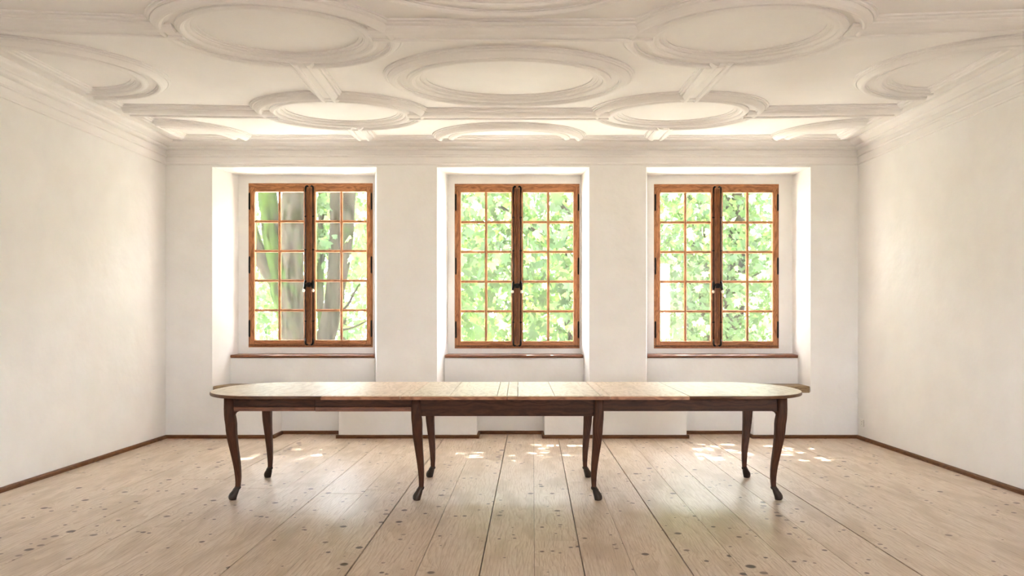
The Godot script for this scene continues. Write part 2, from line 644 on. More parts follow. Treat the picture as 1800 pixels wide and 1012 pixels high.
func build_ceiling() -> void:
	var st := begin(true)
	var rows := []
	var d := REAR - 0.3
	while d < 9.6:
		var row := []
		for k in 33:
			var x := -4.3 + 8.5 * k / 32.0
			row.append(Vector3(x, ceiling_y(x, d), -d))
		rows.append(row)
		d += 0.25
	net(st, rows, Vector3.DOWN)
	st.set_smooth_group(-1)
	var far: float = -rows[rows.size() - 1][0].z
	prism(st, Vector2(-4.3, REAR - 0.3), Vector2(4.2, REAR - 0.3), Vector2(4.2, far), Vector2(-4.3, far), 3.3, 3.7)
	var c := put("ceiling", finish(st), M.stucco)
	structure(c, "white stucco ceiling with oval medallions and moulded ribs", "ceiling")
	var out := Vector2(0.8, 0.68)
	var inn := Vector2(0.5, 0.415)
	var bd := 8.32
	# row nearest the viewer, middle row, row by the windows
	medallion(c, Vector2(-1.53, 5.08), out, inn)
	medallion(c, Vector2(1.44, 5.08), out, inn)
	medallion(c, Vector2(-0.075, 6.09), Vector2(0.955, 0.77), Vector2(0.64, 0.5))
	medallion(c, Vector2(-0.075, 3.93), Vector2(0.955, 0.77), Vector2(0.64, 0.5))
	medallion(c, Vector2(-1.6, 7.19), out, inn)
	medallion(c, Vector2(1.43, 7.19), out, inn)
	medallion(c, Vector2(-0.1, bd), out, inn, PI, TAU)
	medallion(c, Vector2(-3.6, 6.06), Vector2(0.9, 0.77), Vector2(0.6, 0.5), -PI / 2, PI / 2)
	medallion(c, Vector2(3.45, 6.06), Vector2(0.85, 0.77), Vector2(0.57, 0.5), PI / 2, PI * 1.5)
	medallion(c, Vector2(-3.5, bd), Vector2(0.72, 0.72), Vector2(0.44, 0.44), -PI / 2, 0.0)
	medallion(c, Vector2(3.34, bd), Vector2(0.72, 0.72), Vector2(0.44, 0.44), PI, PI * 1.5)
	# long ribs
	bar(c, Vector2(-3.72, 5.02), Vector2(-2.14, 5.02), 0.37)
	bar(c, Vector2(-0.93, 5.0), Vector2(0.85, 5.0), 0.37)
	bar(c, Vector2(2.06, 5.02), Vector2(3.6, 5.02), 0.37)
	bar(c, Vector2(-3.55, 7.23), Vector2(-2.2, 7.23), 0.34)
	bar(c, Vector2(-1.0, 7.23), Vector2(0.82, 7.23), 0.34)
	bar(c, Vector2(2.05, 7.23), Vector2(3.43, 7.23), 0.34)
	# short ribs that tie the ovals together
	bar(c, Vector2(-1.535, 5.6), Vector2(-1.58, 6.66), 0.25, "rib")
	bar(c, Vector2(1.44, 5.6), Vector2(1.43, 6.66), 0.25, "rib")
	bar(c, Vector2(-1.6, 7.72), Vector2(-1.61, 8.3), 0.25, "rib")
	bar(c, Vector2(1.43, 7.72), Vector2(1.43, 8.3), 0.25, "rib")


func build_cornice() -> void:
	# the moulded cornice and, inside it, the frame that borders the ceiling: (distance from the wall, height)
	var cornice := [[0.0, 2.975], [0.01, 2.978], [0.013, 2.99], [0.01, 3.002], [0.005, 3.004], [0.005, 3.06], [0.018, 3.064], [0.022, 3.075], [0.018, 3.086], [0.01, 3.09], [0.01, 3.135], [0.04, 3.138], [0.055, 3.145], [0.06, 3.156], [0.06, 3.166], [0.072, 3.168], [0.085, 3.175], [0.105, 3.18], [0.13, 3.186], [0.145, 3.195], [0.15, 3.206], [0.15, 3.24]]
	var border := [[0.25, 3.23], [0.25, 3.206], [0.262, 3.204], [0.265, 3.192], [0.29, 3.186], [0.31, 3.18], [0.33, 3.178], [0.335, 3.188], [0.36, 3.19], [0.364, 3.2], [0.38, 3.202], [0.384, 3.21], [0.4, 3.212], [0.402, 3.23]]
	for which in [["left", "white moulded plaster cornice along the left wall"], ["back", "white moulded plaster cornice above the three windows"], ["right", "white moulded plaster cornice along the right wall"]]:
		var root := node("trim_" + str(["left", "back", "right"].find(which[0]) + 1))
		structure(root, which[1], "cornice")
		for band in [["cornice", cornice], ["border_moulding", border]]:
			var st := begin(true)
			var a := []
			var b := []
			for p in band[1]:
				var o: float = p[0]
				if which[0] == "back":
					a.append(Vector3(side_x(false, WALL - o) + o, p[1], -(WALL - o)))
					b.append(Vector3(side_x(true, WALL - o) - o, p[1], -(WALL - o)))
				else:
					var right: bool = which[0] == "right"
					var s := -1.0 if right else 1.0
					a.append(Vector3(side_x(right, WALL - o) + s * o, p[1], -(WALL - o)))
					b.append(Vector3(side_x(right, REAR) + s * o, p[1], -REAR))
			var rows := []
			for k in 13:
				var row := []
				for q in a.size():
					row.append(a[q].lerp(b[q], k / 12.0))
				rows.append(row)
			moulding(st, rows, (Vector3.DOWN + Vector3({"left": 0.4, "back": 0.0, "right": -0.4}[which[0]], 0, 0.4 if which[0] == "back" else 0.0)))
			put(band[0], finish(st), M.stucco, root)


# ------------------------------------------------------------------ the window wall
# per window: opening at the room face (left, right), at the window plane (left, right), niche (left, right)
const OPEN := [[-3.34, -1.549, -3.22, -1.655, -2.68, -1.964], [-0.892, 0.768, -0.814, 0.715, -0.458, 0.279], [1.388, 3.179, 1.472, 3.141, 1.828, 2.555]]
const HEAD := 2.952
const HEAD_BACK := 2.945
# window frames in pixels of the photograph: left, right, top, bottom, meeting line
const FRAMES := [[438.0, 656.0, 322.5, 610.0, 545.5], [799.5, 1018.5, 323.5, 612.0, 909.0], [1149.0, 1368.0, 324.0, 612.0, 1259.0]]
const SEAT := 0.567
const SILL := 0.893


func build_window_wall() -> void:
	var st := begin()
	var zf := -WALL
	var zb := -BACK
	var zo := -9.6
	var room := Vector3(0, 0, 1)
	var rect := func(x0: float, x1: float, y0: float, y1: float, z: float, n: Vector3) -> void:
		face(st, Vector3(x0, y0, z), Vector3(x1, y0, z), Vector3(x1, y1, z), Vector3(x0, y1, z), n)
	var xs := [-4.3, OPEN[0][0], OPEN[0][1], OPEN[1][0], OPEN[1][1], OPEN[2][0], OPEN[2][1], 4.2]
	# piers and lintels, room side
	for k in [0, 2, 4, 6]:
		rect.call(xs[k], xs[k + 1], -0.1, 3.4, zf, room)
	var ox := -4.3
	for k in 3:
		var o: Array = OPEN[k]
		var f := [at(FRAMES[k][0], CY, 9.17).x, at(FRAMES[k][1], CY, 9.17).x]
		rect.call(o[0], o[1], HEAD, 3.4, zf, room)
		# head and jambs
		face(st, Vector3(o[0], HEAD, zf), Vector3(o[1], HEAD, zf), Vector3(o[3], HEAD_BACK, zb), Vector3(o[2], HEAD_BACK, zb), Vector3.DOWN)
		for s in 2:
			var n := Vector3.RIGHT if s == 0 else Vector3.LEFT
			face(st, Vector3(o[s], -0.1, zf), Vector3(o[s + 2], -0.1, zb), Vector3(o[s + 2], HEAD_BACK, zb), Vector3(o[s], HEAD, zf), n)
		# the thin wall round the window frame, and its reveal to the outside
		var y0 := at(CX, FRAMES[k][3], 9.17).y
		var y1 := at(CX, FRAMES[k][2], 9.17).y
		rect.call(o[2] - 0.02, o[3] + 0.02, y1, HEAD_BACK + 0.02, zb, room)
		rect.call(o[2] - 0.02, o[3] + 0.02, -0.1, y0, zb, room)
		rect.call(o[2] - 0.02, f[0], y0, y1, zb, room)
		rect.call(f[1], o[3] + 0.02, y0, y1, zb, room)
		# outside the reveal opens out
		var g := [f[0] - 0.12, f[1] + 0.12]
		var g0 := y0 - 0.12
		var g1 := y1 + 0.12
		for s in 2:
			face(st, Vector3(f[s], y0, zb), Vector3(f[s], y1, zb), Vector3(g[s], g1, zo), Vector3(g[s], g0, zo), Vector3.RIGHT if s == 0 else Vector3.LEFT)
		face(st, Vector3(f[0], y1, zb), Vector3(f[1], y1, zb), Vector3(g[1], g1, zo), Vector3(g[0], g1, zo), Vector3.DOWN)
		face(st, Vector3(f[0], y0, zb), Vector3(f[1], y0, zb), Vector3(g[1], g0, zo), Vector3(g[0], g0, zo), Vector3.UP)
		# outside face
		rect.call(ox, g[0], -0.3, 3.7, zo, -room)
		rect.call(g[0], g[1], g1, 3.7, zo, -room)
		rect.call(g[0], g[1], -0.3, g0, zo, -room)
		ox = g[1]
	rect.call(ox, 4.2, -0.3, 3.7, zo, -room)
	var wall := put("wall_back", finish(st), M.wall)
	structure(wall, "white plaster wall pierced by three deep window recesses", "wall")
	# parapets below the windows and the masonry seats on both sides of each niche
	for k in 3:
		var o: Array = OPEN[k]
		var t := (BREAST - WALL) / (BACK - WALL)
		var xl: float = lerpf(o[0], o[2], t)
		var xr: float = lerpf(o[1], o[3], t)
		var sp := begin()
		box(sp, Vector3(xl - 0.02, -0.05, -BACK - 0.02), Vector3(xr + 0.02, SILL - 0.035, -BREAST), 0.004)
		put("parapet", finish(sp), M.wall, wall)
		for s in 2:
			var x0: float = o[0] - 0.02 if s == 0 else o[5]
			var x1: float = o[4] if s == 0 else o[1] + 0.02
			put("seat_base", box_mesh(Vector3(x0, -0.05, -BREAST - 0.02), Vector3(x1, SEAT - 0.06, -WALL + (0.001 if s else 0.0)), 0.004), M.wall, wall)
			var e0: float = o[0] + 0.012 if s == 0 else o[5] - 0.012
			var e1: float = o[4] + 0.012 if s == 0 else o[1] - 0.012
			put("seat_slab", box_mesh(Vector3(e0, SEAT - 0.071, -BREAST - 0.02), Vector3(e1, SEAT, -WALL + 0.014), 0.006), M.slab, wall)


func skirting(parent: Node, a: Vector2, b: Vector2, n: Vector2, mat: Material) -> void:
	# a low quarter-round board along (x, depth) a-b that stands out along n, its ends mitred by overlap
	var st := begin()
	var prof := [[0.0, 0.0], [0.024, 0.0], [0.024, 0.024], [0.021, 0.031], [0.014, 0.036], [0.0, 0.037]]
	var secs := []
	for e in [a, b]:
		var s := []
		for p in prof:
			var q: Vector2 = e + n * p[0]
			s.append(Vector3(q.x, p[1], -q.y))
		secs.append(s)
	loft(st, secs)
	put("board", finish(st), mat, parent)


func build_baseboards() -> void:
	for right in [false, true]:
		var root := node("baseboard_right" if right else "baseboard_left")
		structure(root, "low brown wooden baseboard at the foot of the %s wall" % ("right" if right else "left"), "baseboard")
		var s := -1.0 if right else 1.0
		var cuts := [REAR, 2.4, 5.6, WALL]
		for k in 3:
			skirting(root, Vector2(side_x(right, cuts[k]), cuts[k]), Vector2(side_x(right, cuts[k + 1]), cuts[k + 1]), Vector2(s, 0), M.base_z)
	var back := node("baseboard_back")
	structure(back, "low brown wooden baseboard stepping round the niches under the windows", "baseboard")
	var g := 0.024
	var x := side_x(false, WALL)
	for k in 3:
		var o: Array = OPEN[k]
		skirting(back, Vector2(x, WALL), Vector2(o[4] + g, WALL), Vector2(0, -1), M.base_h)
		skirting(back, Vector2(o[4], WALL - g), Vector2(o[4], BREAST), Vector2(1, 0), M.base_z)
		skirting(back, Vector2(o[4], BREAST), Vector2(o[5], BREAST), Vector2(0, -1), M.base_h)
		skirting(back, Vector2(o[5], WALL - g), Vector2(o[5], BREAST), Vector2(-1, 0), M.base_z)
		x = o[5] - g
	skirting(back, Vector2(x, WALL), Vector2(side_x(true, WALL), WALL), Vector2(0, -1), M.base_h)


# ------------------------------------------------------------------ windows
func build_window(k: int, px0: float, px1: float, py0: float, py1: float, pxc: float) -> void:
	var d := 9.17
	var lo := at(px0, py1, d)
	var hi := at(px1, py0, d)
	var root := node("window_%d" % (k + 1), self, Vector3((lo.x + hi.x) / 2.0, lo.y, -BACK))
	structure(root, ["oak casement window looking onto thick mossy tree trunks", "middle oak casement window, filled by sunlit green leaves", "oak casement window nearest the right wall, half mirroring a bright window in its left panes"][k], "window")
	var w := (hi.x - lo.x) / 2.0
	var h := hi.y - lo.y
	var mid := at(pxc, CY, d).x - root.position.x
	# fixed frame
	var st := begin()
	box(st, Vector3(-w, 0, -0.09), Vector3(w, 0.04, 0.004))
	box(st, Vector3(-w, h - 0.045, -0.09), Vector3(w, h, 0.004))
	put("frame_rail", finish(st), M.oak_h, root)
	st = begin()
	for s in [-1.0, 1.0]:
		box(st, Vector3(minf(s * w, s * (w - 0.035)), 0.0, -0.09), Vector3(maxf(s * w, s * (w - 0.035)), h, 0.002))
	put("frame_post", finish(st), M.oak_v, root)
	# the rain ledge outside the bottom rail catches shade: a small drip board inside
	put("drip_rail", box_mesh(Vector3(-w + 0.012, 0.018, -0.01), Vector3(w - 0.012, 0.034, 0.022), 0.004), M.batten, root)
	for s in [-1.0, 1.0]:
		var outer: float = s * (w - 0.022)
		var inner: float = mid + s * 0.0015
		var x0 := minf(outer, inner)
		var x1 := maxf(outer, inner)
		var c := node("casement", root)
		var y0 := 0.034
		var y1 := h - 0.04
		var zb := -0.05
		var zf := 0.014
		var so := 0.05          # outer stile
		var si := 0.0665        # meeting stile
		var gl := x0 + (so if s < 0 else si)
		var gr := x1 - (si if s < 0 else so)
		var gb := y0 + 0.05
		var gt := y1 - 0.058
		for x in [[x0, gl], [gr, x1]]:
			put("stile", box_mesh(Vector3(x[0], y0, zb), Vector3(x[1], y1, zf), 0.005), M.oak_v, c)
		put("rail", box_mesh(Vector3(gl, y0, zb), Vector3(gr, gb, zf - 0.001), 0.005), M.oak_h, c)
		put("rail", box_mesh(Vector3(gl, gt, zb), Vector3(gr, y1, zf - 0.001), 0.005), M.oak_h, c)
		var mw := 0.0142
		var gm := (gl + gr) / 2.0
		put("muntin", box_mesh(Vector3(gm - mw, gb, -0.036), Vector3(gm + mw, gt, 0.004), 0.008), M.oak_v, c)
		var ph := (gt - gb) / 5.0
		for r in 4:
			var y := gb + ph * (r + 1)
			for xx in [[gl, gm - mw], [gm + mw, gr]]:
				put("muntin", box_mesh(Vector3(xx[0], y - mw, -0.036), Vector3(xx[1], y + mw, 0.003), 0.008), M.oak_h, c)
		for r in 5:
			for xx in [[gl, gm], [gm, gr]]:
				var pm := box_mesh(Vector3(xx[0] + 0.004, gb + ph * r + 0.004, -0.0235), Vector3(xx[1] - 0.004, gb + ph * (r + 1) - 0.004, -0.0205), 0.0)
				put("pane", pm, M.glass, c)
	# moulded batten that covers the joint of the two casements
	st = begin()
	var secs := []
	for y in [0.055, h - 0.062]:
		var s := []
		for p in [[-0.034, 0.012], [-0.034, 0.026], [-0.028, 0.034], [-0.014, 0.036], [-0.009, 0.03], [-0.006, 0.042], [0.006, 0.042], [0.009, 0.03], [0.014, 0.036], [0.028, 0.034], [0.034, 0.026], [0.034, 0.012]]:
			s.append(Vector3(mid + p[0], y, p[1]))
		secs.append(s)
	loft(st, secs)
	put("meeting_batten", finish(st), M.batten, root)
	# two iron bolt rods with hooked ends, the latch and its porcelain grips
	for s in [-1.0, 1.0]:
		var x: float = mid + s * 0.043
		st = begin(true)
		tube(st, [Vector3(x, 0.05, 0.024), Vector3(x, h - 0.06, 0.024)], [0.0055, 0.0055], 8)
		put("bolt_rod", finish(st), M.iron, root)
		for up in [0, 1]:
			st = begin(true)
			var yy := h - 0.035 if up else 0.03
			var q := -1.0 if up else 1.0
			tube(st, [Vector3(x, yy + q * 0.075, 0.024), Vector3(x, yy + q * 0.03, 0.026), Vector3(x - s * 0.004, yy + q * 0.01, 0.027), Vector3(x - s * 0.016, yy, 0.024), Vector3(x - s * 0.026, yy + q * 0.004, 0.012)], [0.008, 0.011, 0.012, 0.011, 0.009], 8)
			put("bolt_hook", finish(st), M.iron, root)
		for y in [0.3, 1.12, 1.5]:
			put("rod_guide", box_mesh(Vector3(x - 0.012, y - 0.008, 0.008), Vector3(x + 0.012, y + 0.008, 0.032), 0.003), M.iron, root)
		var ly := 0.715
		var latch := begin(true)
		tube(latch, [Vector3(x, ly + 0.055, 0.026), Vector3(x, ly + 0.03, 0.03), Vector3(x, ly - 0.01, 0.034), Vector3(x + s * 0.006, ly - 0.035, 0.045), Vector3(x + s * 0.009, ly - 0.05, 0.055)], [0.01, 0.017, 0.02, 0.014, 0.007], 8)
		tube(latch, [Vector3(x, ly + 0.02, 0.034), Vector3(mid + s * 0.012, ly + 0.006, 0.05)], [0.013, 0.011], 8)
		put("latch", finish(latch), M.iron, root)
		var grip := SphereMesh.new()
		grip.radius = 0.016
		grip.height = 0.038
		grip.radial_segments = 16
		grip.rings = 8
		put("grip", grip, M.porcelain, root, Vector3(x + s * 0.01, ly - 0.066, 0.06))
	var plate := begin()
	box(plate, Vector3(mid - 0.022, 0.69, 0.03), Vector3(mid + 0.022, 0.745, 0.05), 0.006)
	put("latch_plate", finish(plate), M.iron, root)
	for s in [-1.0, 1.0]:
		for y in [0.215, 0.945, 1.675]:
			st = begin(true)
			var x: float = s * (w - 0.014)
			tube(st, [Vector3(x, y - 0.1, 0.012), Vector3(x, y - 0.085, 0.014), Vector3(x, y + 0.085, 0.014), Vector3(x, y + 0.1, 0.012)], [0.003, 0.0095, 0.0095, 0.003], 10)
			put("hinge", finish(st), M.iron, root)
	# wooden sill board with a rounded nose, pitched a little towards the room
	var o: Array = OPEN[k]
	var t := (BREAST - WALL) / (BACK - WALL)
	var p := root.position
	st = begin()
	secs = []
	for e in 2:
		var xb: float = (o[2] + 0.004 if e == 0 else o[3] - 0.004) - p.x
		var xf: float = (lerpf(o[0], o[2], t) + 0.006 if e == 0 else lerpf(o[1], o[3], t) - 0.006) - p.x
		var zf := -BREAST + 0.022 - p.z
		secs.append([Vector3(xb, SILL + 0.008 - p.y, 0.002), Vector3(xf, SILL - p.y, zf - 0.01), Vector3(xf, SILL - 0.006 - p.y, zf), Vector3(xf, SILL - 0.022 - p.y, zf + 0.002), Vector3(xf, SILL - 0.034 - p.y, zf - 0.008), Vector3(xb, SILL - 0.034 - p.y, 0.002)])
	loft(st, secs)
	put("sill", finish(st), M.sill, root)


# ------------------------------------------------------------------ the table
const TX := -0.095        # middle of the table
const TD := 6.158
const TOP := 0.769
const THICK := 0.024
const HALF := 0.609       # half its width


func outline(sx: float, from: float, n: int) -> Array:
	# the rounded end: (x, depth offset) from the straight part round to the straight part
	var out := []
	var reach := 2.227 - from
	for k in n + 1:
		var t := -PI / 2.0 + PI * k / n
		out.append(Vector2(sx * (from + reach * pow(maxf(0.0, cos(t)), 2.0 / 2.15)), signf(sin(t)) * HALF * pow(absf(sin(t)), 2.0 / 2.15)))
	return out


func build_table() -> void:
	var root := node("dining_table", self, Vector3(TX, 0, -TD))
	tag(root, "long extension table with pale bleached top and dark curved legs on hoof feet", "table")
	# rounded end tops
	for s in [-1.0, 1.0]:
		var inner := 1.288
		var pts := [Vector2(s * inner, -HALF)]
		pts.append_array(outline(s, 1.74, 40))
		pts.append(Vector2(s * inner, HALF))
		var top := begin()
		var n := pts.size()
		var c := Vector3(s * 1.7, TOP, 0)
		for k in n:
			var a: Vector2 = pts[k]
			var b: Vector2 = pts[(k + 1) % n]
			face(top, c, Vector3(a.x, TOP, a.y), Vector3(b.x, TOP, b.y), c, Vector3.UP)
		var e := put("end_top", finish(top), M.end_top, root)
		e.set_meta("label", "worn rounded end of the table top")
		var edge := begin(true)
		var rows := []
		for k in n + 1:
			var a: Vector2 = pts[k % n]
			var b: Vector2 = pts[(k + 1) % n]
			var z: Vector2 = pts[(k - 1 + n) % n]
			var out := (b - z).normalized().orthogonal()
			if out.dot(a - Vector2(s * 1.7, 0)) < 0.0:
				out = -out
			var row := []
			for p in [[0.0, 0.0], [0.003, -0.002], [0.005, -0.006], [0.005, -0.018], [0.002, -0.023], [-0.01, -THICK], [-0.4, -THICK]]:
				var q: Vector2 = a + out * p[0]
				row.append(Vector3(q.x, TOP + p[1], q.y))
			rows.append(row)
		for r in rows.size() - 1:
			for q in rows[r].size() - 1:
				quad(edge, rows[r][q], rows[r][q + 1], rows[r + 1][q + 1], rows[r + 1][q], Vector3(s * 1.7, TOP - 0.01, 0))
		put("edge", finish(edge), M.end_edge, e)
	# four loose leaves, each glued up from boards that run across the table
	var leaves := [[-1.285, -0.733, [-1.285, -0.733], 0], [-0.731, 0.012, [-0.731, -0.665, -0.39, -0.058, 0.012], 1], [0.014, 0.732, [0.014, 0.088, 0.345, 0.665, 0.732], 1], [0.734, 1.285, [0.734, 1.285], 0]]
	for l in leaves:
		var leaf := node("leaf", root)
		leaf.set_meta("label", "loose leaf of paler unfinished boards")
		var cuts: Array = l[2]
		for k in cuts.size() - 1:
			var x0: float = cuts[k] + (0.0014 if k else 0.0)
			var x1: float = cuts[k + 1] - 0.0014
			var up := rng.randf_range(-0.0006, 0.0006)
			var narrow := x1 - x0 < 0.1
			var b := box_mesh(Vector3(x0, TOP - THICK, -HALF), Vector3(x1, TOP + 0.001 + up, HALF), 0.0022)
			put("board", b, M.leaf_pink if l[3] == 0 or k == 0 and l[0] < -0.7 or (k == 3 and l[0] > 0.0) else M.leaf_pale, leaf)
		# a strip of redder wood along both long edges
		for z in [-1.0, 1.0]:
			var za: float = z * HALF
			put("edge_strip", box_mesh(Vector3(l[0], TOP - THICK - 0.002, minf(za, za + z * 0.007)), Vector3(l[1], TOP - 0.003, maxf(za, za + z * 0.007)), 0.003), M.leaf_edge, leaf)
	var under := TOP - THICK - 0.002
	# frame of the middle part
	var zf := 0.405
	for s in [-1.0, 1.0]:
		put("apron", box_mesh(Vector3(-0.615, 0.606, s * zf - 0.013), Vector3(0.655, under, s * zf + 0.013), 0.003), M.walnut_h, root)
		put("apron", box_mesh(Vector3(s * 0.655 - 0.012 if s > 0 else -0.65, 0.61, -zf), Vector3(s * 0.655 + 0.012 if s > 0 else -0.626, under, zf), 0.003), M.walnut_z, root)
	# sliding rails of the two pulled-out ends
	for s in [-1.0, 1.0]:
		var z: float = s * 0.413
		# left: two bars one above the other, in two lengths
		put("slide_rail", box_mesh(Vector3(-1.96, 0.678, z - 0.02), Vector3(-1.374, under, z + 0.012), 0.002), M.walnut_h, root)
		put("slide_rail", box_mesh(Vector3(-1.371, 0.678, z - 0.02), Vector3(-0.64, under, z + 0.011), 0.002), M.walnut_h, root)
		put("runner", box_mesh(Vector3(-1.96, 0.643, z - 0.02), Vector3(-1.374, 0.672, z + 0.016), 0.003), M.runner, root)
		put("runner", box_mesh(Vector3(-1.371, 0.641, z - 0.02), Vector3(-0.64, 0.672, z + 0.016), 0.003), M.runner, root)
		put("slide_rail", box_mesh(Vector3(-1.96, 0.66, z - 0.022 if s > 0 else z + 0.004), Vector3(-0.64, 0.69, z - 0.004 if s > 0 else z + 0.022), 0.002), M.walnut_h, root)
		# right: one deep rail
		put("slide_rail", box_mesh(Vector3(0.66, 0.642, z - 0.02), Vector3(1.955, under, z + 0.01), 0.003), M.walnut_h, root)
		# rails across both ends
		put("end_rail", box_mesh(Vector3(s * 1.985 - 0.014, 0.642, -0.39), Vector3(s * 1.985 + 0.014, under, 0.39), 0.003), M.walnut_z, root)
	# eight cabriole legs
	for sz in [-1.0, 1.0]:
		leg(root, Vector3(-1.99, 0, sz * 0.419), 1.0, -sz, 0.047, under)
		leg(root, Vector3(-0.645, 0, sz * 0.419), 1.0, -sz, 0.034, under)
		leg(root, Vector3(0.672, 0, sz * 0.419), -1.0, -sz, 0.034, under)
		leg(root, Vector3(1.99, 0, sz * 0.419), -1.0, -sz, 0.047, under)


func leg(root: Node, p: Vector3, ix: float, iz: float, swing: float, top: float) -> void:
	# ix, iz point towards the middle of the table: the shin swings in, the hoof turns out
	var st := begin(true)
	# height, share of the swing, half width
	var prof := [[top, 0.0, 0.033], [0.66, 0.0, 0.034], [0.62, 0.04, 0.035], [0.585, 0.12, 0.037], [0.55, 0.2, 0.0365], [0.5, 0.24, 0.035], [0.46, 0.3, 0.0335], [0.41, 0.42, 0.031], [0.36, 0.56, 0.0285], [0.31, 0.7, 0.0265], [0.26, 0.84, 0.0245], [0.21, 0.94, 0.0222], [0.16, 1.0, 0.02], [0.125, 1.0, 0.018], [0.095, 0.97, 0.017], [0.08, 0.92, 0.0175]]
	var secs := []
	for q in prof:
		var c := p + Vector3(ix * swing * q[1], q[0], iz * swing * q[1])
		secs.append(ring(c, q[2], q[2], 20, 5.0))
	loft(st, secs)
	# the ear where leg and rail meet
	var ear := []
	for y in 7:
		var t := y / 6.0
		var ext := 0.036 * (1.0 - sqrt(1.0 - pow(1.0 - t, 2.0))) if t < 1.0 else 0.0
		var yy := 0.642 - 0.045 * t
		var bx: float = p.x + ix * 0.03
		var s := []
		for z in [-0.02, 0.02]:
			s.append(Vector3(bx, yy, p.z + z))
		for z in [0.02, -0.02]:
			s.append(Vector3(bx + ix * (ext + 0.006), yy, p.z + z))
		ear.append(s)
	if swing > 0.04:
		loft(st, ear)
	var l := put("leg", finish(st), M.walnut_v, root)
	var hf := begin(true)
	var foot := []
	# height, offset outwards from the shin, half length
	for q in [[0.092, 0.0, 0.0195], [0.083, 0.001, 0.0225], [0.074, 0.006, 0.0245], [0.068, 0.01, 0.0215], [0.058, 0.014, 0.024], [0.045, 0.02, 0.0275], [0.03, 0.025, 0.0285], [0.014, 0.027, 0.027], [0.004, 0.026, 0.024], [0.0, 0.025, 0.021]]:
		var o: float = swing * 0.95 - q[1] * 1.05
		foot.append(ring(p + Vector3(ix * o, q[0], iz * o), q[2], q[2], 18, 2.6, Basis(Vector3.UP, PI / 4)))
	loft(hf, foot)
	put("hoof", finish(hf), M.hoof, l)


func build_socket() -> void:
	var d := 8.56
	var x := side_x(true, d)
	var root := node("wall_socket", self, Vector3(x, EYE - (743.0 - CY) * d / F, -d))
	tag(root, "small white wall socket low on the right wall near the corner", "socket")
	put("cover", box_mesh(Vector3(-0.012, -0.04, -0.04), Vector3(0.0, 0.04, 0.04), 0.004), M.plastic, root)
	for y in [-0.012, 0.012]:
		var c := CylinderMesh.new()
		c.top_radius = 0.004
		c.bottom_radius = 0.004
		c.height = 0.003
		var h := put("hole", c, M.dark_hole, root, Vector3(-0.0125, y, 0))
		h.rotation.z = PI / 2


# ------------------------------------------------------------------ the garden
const GROUND := -3.3


func leaf_into(st: SurfaceTool, t: Transform3D, size: float) -> void:
	# a five-lobed leaf, folded a little along its midrib
	var half := [[90.0, 1.0], [70.0, 0.62], [47.0, 0.96], [24.0, 0.52], [0.0, 0.8], [-40.0, 0.42], [-90.0, 0.2]]
	var rim := []
	for q in half:
		rim.append(Vector3(cos(deg_to_rad(q[0])) * q[1], sin(deg_to_rad(q[0])) * q[1], 0.16 * absf(cos(deg_to_rad(q[0])) * q[1])))
	for k in range(half.size() - 2, 0, -1):
		rim.append(Vector3(-rim[k].x, rim[k].y, rim[k].z))
	for k in rim.size():
		for p in [Vector3.ZERO, rim[k], rim[(k + 1) % rim.size()]]:
			st.add_vertex(t * (p * size))


func sprig(s: int, leaves: int, size: float, reach: float) -> ArrayMesh:
	var r := RandomNumberGenerator.new()
	r.seed = s
	var st := begin()
	for k in leaves:
		var b := Basis.from_euler(Vector3(r.randf_range(-0.9, 0.5), r.randf_range(0, TAU), r.randf_range(2.2, 4.0)))
		leaf_into(st, Transform3D(b, Vector3(r.randfn(0, reach), r.randfn(0, reach * 0.5), r.randfn(0, reach))), size * r.randf_range(0.65, 1.15))
	return finish(st)


